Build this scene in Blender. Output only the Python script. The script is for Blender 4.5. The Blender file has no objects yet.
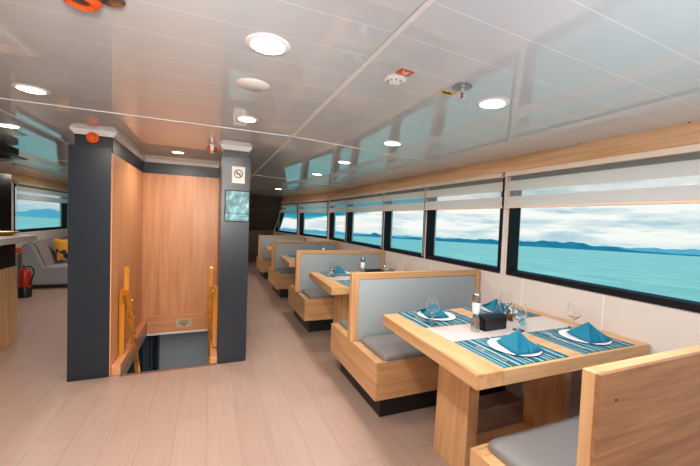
import bpy, bmesh, math, random
from mathutils import Vector, Matrix
random.seed(7)
SC = bpy.context.scene
COL = SC.collection
PI = math.pi

# ------------------------------------------------------------------ materials
def mat_new(name):
    m = bpy.data.materials.new(name); m.use_nodes = True
    nt = m.node_tree; nt.nodes.clear()
    out = nt.nodes.new('ShaderNodeOutputMaterial')
    return m, nt, out
def N(nt, t, **kw):
    n = nt.nodes.new(t)
    for k, v in kw.items(): setattr(n, k, v)
    return n
def L(nt, a, b): nt.links.new(a, b)
def s2l(c):
    return tuple((x/255/12.92 if x/255 <= .04045 else ((x/255+.055)/1.055)**2.4) for x in c) + (1,)
def plain(name, rgb, rough=.5, metal=0, spec=.5, var=.06, scale=30, bump=0, coat=0, coords='Object'):
    m, nt, out = mat_new(name)
    p = N(nt, 'ShaderNodeBsdfPrincipled')
    p.inputs['Roughness'].default_value = rough; p.inputs['Metallic'].default_value = metal
    p.inputs['Specular IOR Level'].default_value = spec
    p.inputs['Coat Weight'].default_value = coat; p.inputs['Coat Roughness'].default_value = .05
    tc = N(nt, 'ShaderNodeTexCoord'); no = N(nt, 'ShaderNodeTexNoise')
    no.inputs['Scale'].default_value = scale; no.inputs['Detail'].default_value = 3
    L(nt, tc.outputs[coords], no.inputs['Vector'])
    mx = N(nt, 'ShaderNodeMix', data_type='RGBA')
    c = s2l(rgb)
    mx.inputs[6].default_value = tuple(x*(1-var) for x in c[:3])+(1,)
    mx.inputs[7].default_value = tuple(min(1, x*(1+var)) for x in c[:3])+(1,)
    L(nt, no.outputs[0], mx.inputs[0]); L(nt, mx.outputs[2], p.inputs['Base Color'])
    if bump:
        b = N(nt, 'ShaderNodeBump'); b.inputs['Strength'].default_value = bump; b.inputs['Distance'].default_value = .002
        L(nt, no.outputs[0], b.inputs['Height']); L(nt, b.outputs[0], p.inputs['Normal'])
    L(nt, p.outputs[0], out.inputs[0])
    return m
def wood(name, light, dark, axis='X', rough=.42, scale=1.0, coat=0.0, contrast=1.0):
    m, nt, out = mat_new(name)
    p = N(nt, 'ShaderNodeBsdfPrincipled'); p.inputs['Roughness'].default_value = rough
    p.inputs['Coat Weight'].default_value = coat; p.inputs['Coat Roughness'].default_value = .1
    tc = N(nt, 'ShaderNodeTexCoord'); mp = N(nt, 'ShaderNodeMapping')
    oi = N(nt, 'ShaderNodeObjectInfo')
    s = [20*scale]*3; s['XYZ'.index(axis)] = 1.3*scale
    mp.inputs['Scale'].default_value = s
    L(nt, tc.outputs['Object'], mp.inputs['Vector']); L(nt, oi.outputs['Location'], mp.inputs['Location'])
    n1 = N(nt, 'ShaderNodeTexNoise'); n1.inputs['Scale'].default_value = 1.0; n1.inputs['Detail'].default_value = 5; n1.inputs['Distortion'].default_value = .6
    L(nt, mp.outputs[0], n1.inputs['Vector'])
    mp2 = N(nt, 'ShaderNodeMapping'); s2 = [90*scale]*3; s2['XYZ'.index(axis)] = 3*scale
    mp2.inputs['Scale'].default_value = s2; L(nt, tc.outputs['Object'], mp2.inputs['Vector'])
    n2 = N(nt, 'ShaderNodeTexNoise'); n2.inputs['Scale'].default_value = 1.0; n2.inputs['Detail'].default_value = 2
    L(nt, mp2.outputs[0], n2.inputs['Vector'])
    ad = N(nt, 'ShaderNodeMath', operation='MULTIPLY_ADD'); ad.inputs[1].default_value = .35
    L(nt, n2.outputs[0], ad.inputs[0]); L(nt, n1.outputs[0], ad.inputs[2])
    cr = N(nt, 'ShaderNodeValToRGB'); e = cr.color_ramp.elements
    e[0].position = .67-.25/contrast; e[0].color = s2l(dark); e[1].position = .67+.15/contrast; e[1].color = s2l(light)
    L(nt, ad.outputs[0], cr.inputs[0]); L(nt, cr.outputs[0], p.inputs['Base Color'])
    L(nt, p.outputs[0], out.inputs[0])
    return m
def lines_mat(name, rgb, line_rgb, axis, pitch, width, rough, coat=0, spec=.5, bump=.0, axis2=None, pitch2=1, off=0, off2=0, var=.02, wob=0):
    """painted or laminated sheet with thin joints every `pitch` along `axis`"""
    m, nt, out = mat_new(name)
    p = N(nt, 'ShaderNodeBsdfPrincipled'); p.inputs['Roughness'].default_value = rough
    p.inputs['Coat Weight'].default_value = coat; p.inputs['Coat Roughness'].default_value = .03; p.inputs['Specular IOR Level'].default_value = spec
    tc = N(nt, 'ShaderNodeTexCoord'); sp = N(nt, 'ShaderNodeSeparateXYZ'); L(nt, tc.outputs['Object'], sp.inputs[0])
    def ln(ax, pt, of):
        a = N(nt, 'ShaderNodeMath', operation='ADD'); a.inputs[1].default_value = 100*pt+of; L(nt, sp.outputs['XYZ'.index(ax)], a.inputs[0])
        b = N(nt, 'ShaderNodeMath', operation='MODULO'); b.inputs[1].default_value = pt; L(nt, a.outputs[0], b.inputs[0])
        c = N(nt, 'ShaderNodeMath', operation='LESS_THAN'); c.inputs[1].default_value = width; L(nt, b.outputs[0], c.inputs[0])
        return c
    l1 = ln(axis, pitch, off); fac = l1.outputs[0]
    if axis2:
        l2 = ln(axis2, pitch2, off2); mxm = N(nt, 'ShaderNodeMath', operation='MAXIMUM'); L(nt, fac, mxm.inputs[0]); L(nt, l2.outputs[0], mxm.inputs[1]); fac = mxm.outputs[0]
    no = N(nt, 'ShaderNodeTexNoise'); no.inputs['Scale'].default_value = 3; L(nt, tc.outputs['Object'], no.inputs['Vector'])
    c = s2l(rgb)
    m0 = N(nt, 'ShaderNodeMix', data_type='RGBA'); m0.inputs[6].default_value = tuple(x*(1-var) for x in c[:3])+(1,); m0.inputs[7].default_value = tuple(min(1, x*(1+var)) for x in c[:3])+(1,)
    L(nt, no.outputs[0], m0.inputs[0])
    mx = N(nt, 'ShaderNodeMix', data_type='RGBA'); L(nt, m0.outputs[2], mx.inputs[6]); mx.inputs[7].default_value = s2l(line_rgb)
    L(nt, fac, mx.inputs[0]); L(nt, mx.outputs[2], p.inputs['Base Color'])
    if wob:
        n3 = N(nt, 'ShaderNodeTexNoise'); n3.inputs['Scale'].default_value = 2.2; n3.inputs['Detail'].default_value = 2
        L(nt, tc.outputs['Object'], n3.inputs['Vector'])
        b = N(nt, 'ShaderNodeBump'); b.inputs['Strength'].default_value = wob; b.inputs['Distance'].default_value = .01
        L(nt, n3.outputs[0], b.inputs['Height']); L(nt, b.outputs[0], p.inputs['Normal']); L(nt, b.outputs[0], p.inputs['Coat Normal'])
    L(nt, p.outputs[0], out.inputs[0])
    return m
def floor_mat():
    m, nt, out = mat_new('floor_laminate')
    p = N(nt, 'ShaderNodeBsdfPrincipled'); p.inputs['Roughness'].default_value = .38; p.inputs['Specular IOR Level'].default_value = .35
    tc = N(nt, 'ShaderNodeTexCoord'); mp = N(nt, 'ShaderNodeMapping'); mp.inputs['Rotation'].default_value = (0, 0, PI/2)
    L(nt, tc.outputs['Object'], mp.inputs[0])
    br = N(nt, 'ShaderNodeTexBrick'); br.offset = .37; br.inputs['Scale'].default_value = 1
    br.inputs['Brick Width'].default_value = 1.25; br.inputs['Row Height'].default_value = .19
    br.inputs['Mortar Size'].default_value = .0018; br.inputs['Mortar Smooth'].default_value = .3; br.inputs['Bias'].default_value = 0
    br.inputs['Color1'].default_value = s2l(FLOOR_A); br.inputs['Color2'].default_value = s2l(FLOOR_B); br.inputs['Mortar'].default_value = s2l(FLOOR_M)
    L(nt, mp.outputs[0], br.inputs[0])
    mp2 = N(nt, 'ShaderNodeMapping'); mp2.inputs['Scale'].default_value = (60, 2.2, 1); L(nt, tc.outputs['Object'], mp2.inputs[0])
    no = N(nt, 'ShaderNodeTexNoise'); no.inputs['Scale'].default_value = 1; no.inputs['Detail'].default_value = 4; L(nt, mp2.outputs[0], no.inputs[0])
    cr = N(nt, 'ShaderNodeValToRGB'); cr.color_ramp.elements[0].position = .3; cr.color_ramp.elements[0].color = (.93, .92, .91, 1); cr.color_ramp.elements[1].position = .7; cr.color_ramp.elements[1].color = (1.03, 1.03, 1.03, 1)
    L(nt, no.outputs[0], cr.inputs[0])
    mx = N(nt, 'ShaderNodeMix', data_type='RGBA', blend_type='MULTIPLY'); mx.inputs[0].default_value = 1
    L(nt, br.outputs[0], mx.inputs[6]); L(nt, cr.outputs[0], mx.inputs[7]); L(nt, mx.outputs[2], p.inputs['Base Color'])
    L(nt, p.outputs[0], out.inputs[0]); return m
def emit(name, rgb, strength):
    m, nt, out = mat_new(name); e = N(nt, 'ShaderNodeEmission'); e.inputs[0].default_value = s2l(rgb); e.inputs[1].default_value = strength
    L(nt, e.outputs[0], out.inputs[0]); return m
def glass(name, tint=(1, 1, 1, 1), ior=1.45):
    m, nt, out = mat_new(name); g = N(nt, 'ShaderNodeBsdfGlass'); g.inputs['IOR'].default_value = ior; g.inputs['Roughness'].default_value = 0; g.inputs['Color'].default_value = tint
    L(nt, g.outputs[0], out.inputs[0]); return m
def pane_mat():
    m, nt, out = mat_new('window_glass')
    t = N(nt, 'ShaderNodeBsdfTransparent'); t.inputs[0].default_value = (.93, .98, .98, 1)
    g = N(nt, 'ShaderNodeBsdfGlossy'); g.inputs['Roughness'].default_value = .01
    lw = N(nt, 'ShaderNodeLayerWeight'); lw.inputs[0].default_value = .5
    pw = N(nt, 'ShaderNodeMath', operation='POWER'); pw.inputs[1].default_value = 5; L(nt, lw.outputs['Facing'], pw.inputs[0])
    fr = N(nt, 'ShaderNodeMath', operation='MULTIPLY_ADD'); fr.inputs[1].default_value = .35; fr.inputs[2].default_value = .01; L(nt, pw.outputs[0], fr.inputs[0])
    mx = N(nt, 'ShaderNodeMixShader'); L(nt, fr.outputs[0], mx.inputs[0]); L(nt, t.outputs[0], mx.inputs[1]); L(nt, g.outputs[0], mx.inputs[2])
    L(nt, mx.outputs[0], out.inputs[0]); return m
def fabric_sheer(name, rgb, transp, transl):
    m, nt, out = mat_new(name); c = s2l(rgb)
    d = N(nt, 'ShaderNodeBsdfDiffuse'); d.inputs[0].default_value = c
    tl = N(nt, 'ShaderNodeBsdfTranslucent'); tl.inputs[0].default_value = c
    tr = N(nt, 'ShaderNodeBsdfTransparent')
    tc = N(nt, 'ShaderNodeTexCoord'); no = N(nt, 'ShaderNodeTexNoise'); no.inputs['Scale'].default_value = 40; L(nt, tc.outputs['Object'], no.inputs[0])
    mr = N(nt, 'ShaderNodeMapRange'); mr.inputs['To Min'].default_value = max(0, transl-.05); mr.inputs['To Max'].default_value = transl+.05; L(nt, no.outputs[0], mr.inputs[0])
    m1 = N(nt, 'ShaderNodeMixShader'); L(nt, mr.outputs[0], m1.inputs[0]); L(nt, d.outputs[0], m1.inputs[1]); L(nt, tl.outputs[0], m1.inputs[2])
    m2 = N(nt, 'ShaderNodeMixShader'); m2.inputs[0].default_value = transp; L(nt, m1.outputs[0], m2.inputs[1]); L(nt, tr.outputs[0], m2.inputs[2])
    L(nt, m2.outputs[0], out.inputs[0]); return m
def stripes_mat():
    m, nt, out = mat_new('striped_weave')
    p = N(nt, 'ShaderNodeBsdfPrincipled'); p.inputs['Roughness'].default_value = .75
    tc = N(nt, 'ShaderNodeTexCoord'); sp = N(nt, 'ShaderNodeSeparateXYZ'); L(nt, tc.outputs['Object'], sp.inputs[0])
    a = N(nt, 'ShaderNodeMath', operation='MULTIPLY'); a.inputs[1].default_value = 1/.15; L(nt, sp.outputs[0], a.inputs[0])
    b = N(nt, 'ShaderNodeMath', operation='FRACT'); ad = N(nt, 'ShaderNodeMath', operation='ADD'); ad.inputs[1].default_value = 10; L(nt, a.outputs[0], ad.inputs[0]); L(nt, ad.outputs[0], b.inputs[0])
    cr = N(nt, 'ShaderNodeValToRGB'); r = cr.color_ramp; r.interpolation = 'CONSTANT'
    tl, nv, wh, lt, bk = (0, 100, 122), (24, 48, 60), (184, 206, 208), (88, 160, 172), (38, 40, 46)
    seq = [(0, tl), (.10, nv), (.16, wh), (.20, lt), (.28, bk), (.36, tl), (.48, wh), (.52, nv), (.60, lt), (.68, tl), (.76, bk), (.83, wh), (.87, tl), (.94, nv)]
    r.elements[0].position = 0; r.elements[0].color = s2l(seq[0][1]); r.elements[1].position = seq[1][0]; r.elements[1].color = s2l(seq[1][1])
    for ps, c in seq[2:]:
        e = r.elements.new(ps); e.color = s2l(c)
    L(nt, b.outputs[0], cr.inputs[0]); L(nt, cr.outputs[0], p.inputs['Base Color']); L(nt, p.outputs[0], out.inputs[0]); return m
def poster_mat():
    m, nt, out = mat_new('poster_print')
    p = N(nt, 'ShaderNodeBsdfPrincipled'); p.inputs['Roughness'].default_value = .45
    tc = N(nt, 'ShaderNodeTexCoord'); no = N(nt, 'ShaderNodeTexNoise'); no.inputs['Scale'].default_value = 16; no.inputs['Detail'].default_value = 4
    L(nt, tc.outputs['Object'], no.inputs[0])
    cr = N(nt, 'ShaderNodeValToRGB'); e = cr.color_ramp.elements
    e[0].position = .35; e[0].color = s2l((60, 104, 118)); e[1].position = .7; e[1].color = s2l((160, 220, 222)); x = cr.color_ramp.elements.new(.52); x.color = s2l((100, 150, 160))
    L(nt, no.outputs[0], cr.inputs[0]); L(nt, cr.outputs[0], p.inputs['Base Color']); L(nt, p.outputs[0], out.inputs[0]); return m
def pillow_mat():
    m, nt, out = mat_new('pillow_print')
    p = N(nt, 'ShaderNodeBsdfPrincipled'); p.inputs['Roughness'].default_value = .8
    tc = N(nt, 'ShaderNodeTexCoord'); no = N(nt, 'ShaderNodeTexNoise'); no.inputs['Scale'].default_value = 7; no.inputs['Detail'].default_value = 1
    L(nt, tc.outputs['Object'], no.inputs[0])
    cr = N(nt, 'ShaderNodeValToRGB'); cr.color_ramp.interpolation = 'CONSTANT'; e = cr.color_ramp.elements
    e[0].color = s2l((40, 32, 30)); e[1].position = .42; e[1].color = s2l((205, 140, 40))
    L(nt, no.outputs[0], cr.inputs[0]); L(nt, cr.outputs[0], p.inputs['Base Color']); L(nt, p.outputs[0], out.inputs[0]); return m
def sea_mat():
    m, nt, out = mat_new('sea_water')
    p = N(nt, 'ShaderNodeBsdfPrincipled'); p.inputs['Roughness'].default_value = .4; p.inputs['Specular IOR Level'].default_value = .12
    tc = N(nt, 'ShaderNodeTexCoord'); mp = N(nt, 'ShaderNodeMapping'); mp.inputs['Scale'].default_value = (.5, .22, 1); L(nt, tc.outputs['Object'], mp.inputs[0])
    no = N(nt, 'ShaderNodeTexNoise'); no.inputs['Scale'].default_value = .35; no.inputs['Detail'].default_value = 6; no.inputs['Roughness'].default_value = .65; L(nt, mp.outputs[0], no.inputs[0])
    cr = N(nt, 'ShaderNodeValToRGB'); e = cr.color_ramp.elements; e[0].position = .35; e[0].color = s2l(SEA_A); e[1].position = .68; e[1].color = s2l(SEA_B)
    L(nt, no.outputs[0], cr.inputs[0]); L(nt, cr.outputs[0], p.inputs['Base Color'])
    b = N(nt, 'ShaderNodeBump'); b.inputs['Strength'].default_value = .25; b.inputs['Distance'].default_value = .3; L(nt, no.outputs[0], b.inputs['Height']); L(nt, b.outputs[0], p.inputs['Normal'])
    L(nt, p.outputs[0], out.inputs[0]); return m

FLOOR_A, FLOOR_B, FLOOR_M = (172, 145, 131), (168, 141, 127), (142, 116, 103)
SEA_A, SEA_B = (102, 184, 168), (152, 212, 194)
OAK_L, OAK_D = (216, 170, 122), (190, 138, 90)
SW_L, SW_D = (224, 162, 114), (200, 134, 90)
M = {}
M['floor'] = floor_mat()
for ax in 'XYZ':
    M['oak'+ax] = wood('oak_grain_'+ax, OAK_L, OAK_D, ax)
    M['warm'+ax] = wood('warm_veneer_'+ax, SW_L, SW_D, ax, rough=.35)
M['stool'] = wood('dark_rear_oak', (168, 120, 80), (112, 72, 46), 'X', scale=1.5, contrast=.8)
M['val'] = wood('valance_wood', (236, 194, 150), (200, 150, 104), 'Y', scale=.9)
M['rail'] = wood('varnished_rail', (214, 140, 40), (176, 100, 20), 'Z', rough=.2, coat=.5)
M['darkplank'] = wood('dark_plank', (92, 72, 62), (42, 32, 30), 'X', rough=.35, scale=.6)
M['ceil'] = lines_mat('ceiling_laminate', (206, 212, 218), (236, 238, 240), 'Y', .195, .004, .5, coat=1.0, off=.11, wob=.05)
M['ceiltrim'] = plain('white_pvc', (232, 232, 232), .35)
M['wall'] = lines_mat('wall_panel', (214, 202, 194), (240, 232, 226), 'X', .615, .006, .45, off=.334)
M['wallb'] = plain('cream_wall', (206, 192, 182), .55)
M['navy'] = plain('navy_laminate', (29, 39, 49), .32, var=.12, scale=8)
M['navyd'] = plain('navy_band', (25, 34, 43), .4)
M['black'] = plain('black_frame', (12, 13, 15), .5, spec=.25)
M['blackg'] = plain('black_gloss', (14, 15, 18), .25)
M['kick'] = plain('black_kick', (26, 27, 30), .35)
M['grey'] = plain('grey_vinyl', (158, 168, 172), .5, var=.05, scale=120, bump=.05)
M['greyseat'] = plain('grey_seat_vinyl', (126, 122, 120), .42, var=.05, scale=120, bump=.05)
M['runner'] = plain('grey_inlay', (206, 194, 188), .3)
M['white'] = plain('white_ceramic', (238, 240, 242), .15)
M['teal'] = plain('teal_cloth', (0, 110, 138), .8, var=.1, scale=60, bump=.1)
M['steel'] = plain('brushed_steel', (190, 188, 186), .25, metal=1)
M['chrome'] = plain('chrome', (225, 225, 228), .28, metal=.75)
M['brass'] = plain('brass', (190, 140, 60), .3, metal=1)
M['salt'] = plain('salt', (240, 240, 240), .6)
M['pepper'] = plain('pepper', (120, 100, 84), .7, var=.5, scale=300)
M['leather'] = plain('black_leather', (22, 24, 28), .35, var=.2, scale=90, bump=.2)
M['glass'] = glass('clear_glass'); M['oil'] = glass('green_oil', (.75, .8, .25, 1), 1.35); M['vin'] = glass('amber_vinegar', (.75, .5, .2, 1), 1.35)
M['pane'] = pane_mat()
M['cyan'] = plain('cyan_paper', (120, 200, 212), .6)
M['mat'] = stripes_mat()
M['blind'] = fabric_sheer('blind_band', (240, 233, 228), .12, .5)
M['sheer'] = fabric_sheer('blind_sheer', (225, 220, 216), .78, .5)
M['blindrail'] = plain('blind_rail', (226, 200, 176), .5)
M['headrail'] = plain('blind_headrail', (226, 204, 186), .5)
M['lampw'] = emit('lamp_white', (255, 250, 244), 14); M['lampy'] = emit('lamp_warm', (255, 226, 190), 14)
M['lampring'] = plain('lamp_ring', (236, 236, 238), .35)
M['orange'] = plain('orange_plastic', (226, 84, 20), .3); M['orangel'] = plain('orange_lens', (235, 100, 30), .12)
M['red'] = plain('red_paint', (176, 42, 22), .3); M['stick'] = plain('sticker_red', (220, 96, 40), .5); M['sticky'] = plain('sticker_yellow', (226, 200, 140), .5)
M['ink'] = plain('ink', (40, 36, 34), .6); M['paper'] = plain('paper_white', (225, 222, 218), .5)
M['plaque'] = plain('plaque_cream', (206, 186, 150), .45)
M['poster'] = poster_mat()
M['sofa'] = plain('sofa_grey', (150, 154, 162), .75, var=.08, scale=60); M['sofab'] = plain('sofa_back_taupe', (132, 120, 116), .75, var=.08, scale=60)
M['pillow'] = pillow_mat()
M['counter'] = plain('counter_stone', (186, 180, 174), .3, var=.1, scale=40)
M['gold'] = plain('gold_pattern', (180, 130, 50), .35, metal=.6, var=.7, scale=60)
M['lower'] = plain('lower_panel', (116, 122, 126), .4); M['lowerd'] = plain('lower_dark', (40, 50, 62), .4)
M['alu'] = plain('nosing_edge', (120, 96, 82), .4, metal=.3)
M['sea'] = sea_mat()
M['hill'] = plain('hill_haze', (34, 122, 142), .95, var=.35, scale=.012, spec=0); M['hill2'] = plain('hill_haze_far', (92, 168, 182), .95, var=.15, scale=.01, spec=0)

# ------------------------------------------------------------------ mesh helpers
class MB:
    def __init__(s): s.bm = bmesh.new()
    def box(s, x0, x1, y0, y1, z0, z1, bev=0, seg=2):
        vs = [s.bm.verts.new((x, y, z)) for x in (x0, x1) for y in (y0, y1) for z in (z0, z1)]
        fs = [(0, 1, 3, 2), (4, 6, 7, 5), (0, 4, 5, 1), (2, 3, 7, 6), (0, 2, 6, 4), (1, 5, 7, 3)]
        fa = [s.bm.faces.new([vs[i] for i in f]) for f in fs]
        if bev:
            ed = list({e for f in fa for e in f.edges})
            bmesh.ops.bevel(s.bm, geom=ed, offset=bev, segments=seg, affect='EDGES', profile=.5)
        return s
    def prism(s, pts, fn, h0, h1):
        """extrude 2-D outline; fn(a, b, h) -> xyz"""
        lo = [s.bm.verts.new(fn(a, b, h0)) for a, b in pts]; hi = [s.bm.verts.new(fn(a, b, h1)) for a, b in pts]
        n = len(pts)
        s.bm.faces.new(lo); s.bm.faces.new(hi[::-1])
        for i in range(n): s.bm.faces.new([lo[i], hi[i], hi[(i+1) % n], lo[(i+1) % n]])
        return s
    def lathe(s, prof, seg=28, c=(0, 0, 0), close=False):
        rings = []
        for r, z in prof:
            if r < 1e-5: rings.append([s.bm.verts.new((c[0], c[1], c[2]+z))])
            else: rings.append([s.bm.verts.new((c[0]+r*math.cos(2*PI*i/seg), c[1]+r*math.sin(2*PI*i/seg), c[2]+z)) for i in range(seg)])
        pairs = list(zip(rings, rings[1:]))
        if close: pairs.append((rings[-1], rings[0]))
        for a, b in pairs:
            for i in range(seg):
                j = (i+1) % seg
                if len(a) == 1 and len(b) == 1: continue
                if len(a) == 1: s.bm.faces.new([a[0], b[i], b[j]])
                elif len(b) == 1: s.bm.faces.new([a[i], b[0], a[j]])
                else: s.bm.faces.new([a[i], b[i], b[j], a[j]])
        return s
    def tube(s, pts, r, seg=8):
        pts = [Vector(p) for p in pts]; rings = []
        for i, p in enumerate(pts):
            d = (pts[min(i+1, len(pts)-1)]-pts[max(i-1, 0)]).normalized()
            u = d.orthogonal().normalized() if i == 0 else (u-d*u.dot(d)).normalized()
            v = d.cross(u); rr = r[i] if isinstance(r, (list, tuple)) else r
            rings.append([s.bm.verts.new(p+(u*math.cos(2*PI*k/seg)+v*math.sin(2*PI*k/seg))*rr) for k in range(seg)])
        for a, b in zip(rings, rings[1:]):
            for k in range(seg): s.bm.faces.new([a[k], a[(k+1) % seg], b[(k+1) % seg], b[k]])
        s.bm.faces.new(rings[0][::-1]); s.bm.faces.new(rings[-1]); return s
    def face(s, pts): s.bm.faces.new([s.bm.verts.new(p) for p in pts]); return s
    def build(s, name, mat, parent=None, loc=None, rz=0, smooth=False):
        bmesh.ops.recalc_face_normals(s.bm, faces=s.bm.faces)
        me = bpy.data.meshes.new(name); s.bm.to_mesh(me); s.bm.free()
        if smooth:
            for p in me.polygons: p.use_smooth = True
            me.set_sharp_from_angle(angle=math.radians(40)) if hasattr(me, 'set_sharp_from_angle') else None
        me.materials.append(mat)
        o = bpy.data.objects.new(name, me); COL.objects.link(o)
        if parent: o.parent = parent
        if loc: o.location = loc
        o.rotation_euler.z = rz
        return o
def tag(o, label, cat, group=None):
    o['label'] = label; o['category'] = cat
    if group: o['group'] = group
    return o
def thing(name, label, cat, loc=(0, 0, 0), rz=0, group=None):
    o = bpy.data.objects.new(name, None); COL.objects.link(o); o.empty_display_size = .1
    o.location = loc; o.rotation_euler.z = rz
    return tag(o, label, cat, group)
def struct(o): o['kind'] = 'structure'; return o
def dup(src, label, loc, rz=None, group=None):
    def rec(o, par):
        c = o.copy(); COL.objects.link(c); c.parent = par
        for ch in list(o.children): rec(ch, c)
        return c
    r = rec(src, None); r['label'] = label; r.location = loc
    if rz is not None: r.rotation_euler.z = rz
    if group: r['group'] = group
    return r

# ------------------------------------------------------------------ room constants (metres, +Y = bow, +X = the window side)
H = 2.06; XS = .585; XP = -1.33; SL = .047
XR = 2.365; XL = -3.105; YB = -2.6; YC = 6.95; YF = 10.75
def cz(x): return H - SL*max(0, x-XS) - SL*max(0, XP-x)

# floor with the stairwell opening
HX0, HX1, HY0, HY1 = -.70, .07, 3.35, 4.70
b = MB()
for x0, x1, y0, y1 in ((XL, HX0, YB, YF), (HX1, XR+.05, YB, YF), (HX0, HX1, YB, HY0), (HX0, HX1, HY1, YF)):
    b.box(x0, x1, y0, y1, -.09, 0)
struct(b.build('floor', M['floor']))

# ceiling: flat middle, sides falling slightly to the hull
b = MB()
prof = [(XL-.1, cz(XL-.1)), (XP, H), (XS, H), (XR+.1, cz(XR+.1)), (XR+.1, H+.12), (XL-.1, H+.12)]
b.prism(prof, lambda a, z, h: (a, h, z), YB-.05, YF+.05)
struct(b.build('ceiling', M['ceil']))
b = MB(); b.box(XS-.011, XS+.011, YB, 9.9, H-.005, H+.004, .002); struct(b.build('trim_1', M['ceiltrim']))
b = MB(); b.box(XP-.008, XP+.008, YB, 9.9, H-.004, H+.004, .002); struct(b.build('trim_2', M['ceiltrim']))
tn = 3
for y in (2.72, 5.45):
    b = MB()
    for x0, x1 in ((XL, XP), (XP, XS), (XS, XR)):
        z0, z1 = cz(x0), cz(x1)
        b.prism([(x0, z0-.004), (x1, z1-.004), (x1, z1+.004), (x0, z0+.004)], lambda a, z, h: (a, h, z), y-.007, y+.007)
    struct(b.build('trim_%d' % tn, M['ceiltrim'])); tn += 1

# ------------------------------------------------------------------ hull walls with windows
TH = .13
wn = [1]
def wall_line(name, A, Bp, openings, ztop, slant_end=None):
    """wall from A to B; local x runs along, room is on local +y, outside on local -y"""
    A = Vector((A[0], A[1], 0)); Bv = Vector((Bp[0], Bp[1], 0)); d = Bv-A; ln = d.length; rz = math.atan2(d.y, d.x)
    b = MB(); ZB, ZT = .985, 1.825
    b.box(0, ln, -TH, 0, -.09, ZB); b.box(0, ln, -TH, 0, ZT, ztop)
    cur = 0
    for s0, s1 in openings:
        if s0-cur > .001: b.box(cur, s0, -TH, 0, ZB, ZT)
        cur = s1
    if slant_end:
        b.prism([(cur, ZB), (ln, ZB), (ln, ZT), (cur-slant_end, ZT)], lambda a, z, h: (a, h, z), -TH, 0)
    elif ln-cur > .001: b.box(cur, ln, -TH, 0, ZB, ZT)
    w = struct(b.build(name, M['wall'], loc=A, rz=rz))
    for i, (s0, s1) in enumerate(openings):
        sl = slant_end if (slant_end and i == len(openings)-1) else 0
        e = bpy.data.objects.new('window_%d' % wn[0], None); COL.objects.link(e); struct(e)
        e.location = A + d.normalized()*((s0+s1)/2); e.rotation_euler.z = rz; wn[0] += 1
        hw = (s1-s0)/2; D = .09; f = .03
        q = MB()
        q.box(-hw, hw, -D-.004, .008, ZB, ZB+.042); q.box(-hw, hw-sl, -D, .008, ZT-.045, ZT); q.box(-hw, -hw+f, -D, .008, ZB+.042, ZT-.045)
        if sl:
            g = lambda z: hw-sl*(z-ZB)/(ZT-ZB)
            q.prism([(g(ZB+.042)-.05, ZB+.042), (g(ZB+.042), ZB+.042), (g(ZT-.045), ZT-.045), (g(ZT-.045)-.05, ZT-.045)], lambda a, z, h: (a, h, z), -D, .008)
        else: q.box(hw-f, hw, -D, .008, ZB+.042, ZT-.045)
        q.build('window_frame', M['black'], e)
        q = MB()
        q.face([(-hw+.01, -D-.003, ZB+.02), (hw-.01, -D-.003, ZB+.02), (hw-.01-sl, -D-.003, ZT-.02), (-hw+.01, -D-.003, ZT-.02)])
        q.build('window_pane', M['pane'], e)
    return A, d.normalized(), rz
R_OP = [(-1.2, 2.155), (2.225, 3.345), (3.385, 4.40), (4.44, 5.88), (5.925, 6.90)]
wall_line('wall_right', (XR, YB), (XR, YC), [(a-YB, c-YB) for a, c in R_OP], cz(XR)+.08)
FB = (1.82, YF)
Afr = Vector((XR, YC, 0)); dfr = (Vector((FB[0], FB[1], 0))-Afr); lfr = dfr.length; dfr.normalize()
F_OP = [(.06, 1.66), (1.84, 3.66)]
wall_line('wall_front_right', (XR, YC), FB, F_OP, 2.12, slant_end=.72)
L_OP = [(7.46, 9.72)]
wall_line('wall_left', (XL, YF), (XL, YB), [(YF-c, YF-a) for a, c in L_OP], cz(XL)+.08)

# raked dark bulkhead at the bow and the wall behind the viewer
b = MB()
b.prism([(YF, -.09), (YF, 1.0), (YF-1.08, 2.1), (YF-1.0, 2.15), (YF+.09, 1.04), (YF+.09, -.09)], lambda y, z, h: (XL-.05 if h == 0 else XR-(y-YC)*(XR-FB[0])/(YF-YC)-.002, y, z), 0, 1)
struct(b.build('wall_front', M['darkplank']))
b = MB(); b.box(XL-.1, XR+.1, YB-.1, YB, -.09, H+.1); struct(b.build('wall_back', M['wallb']))

# wooden valance over the windows
b = MB(); b.prism([(XR-.065, 1.862), (XR+.005, 1.862), (XR+.005, 2.0), (XR-.045, cz(XR)+.01)], lambda x, z, h: (x, h, z), YB, YC+.02)
v = struct(b.build('trim_%d' % tn, M['val'])); tn += 1
for y in (.98, 1.55, 1.86, 2.55, 3.3):
    h = MB(); h.tube([(XR-.052, y, 1.988), (XR-.062, y, 1.985), (XR-.064, y, 1.974)], .004, 6).build('hook', M['ink'], v)
rzf = math.atan2(dfr.y, dfr.x)
b = MB(); b.prism([(.065, 1.862), (-.005, 1.862), (-.005, 2.02), (.045, 2.0)], lambda y, z, h: (h, y, z), -.02, 3.05)
struct(b.build('trim_%d' % tn, M['val'], loc=Afr, rz=rzf)); tn += 1
b = MB(); b.prism([(.065, 1.862), (-.005, 1.862), (-.005, 2.0), (.045, cz(XL)+.01)], lambda y, z, h: (h, y, z), YF-9.9, YF-YB)
struct(b.build('trim_%d' % tn, M['val'], loc=(XL, YF, 0), rz=-PI/2)); tn += 1

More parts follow.
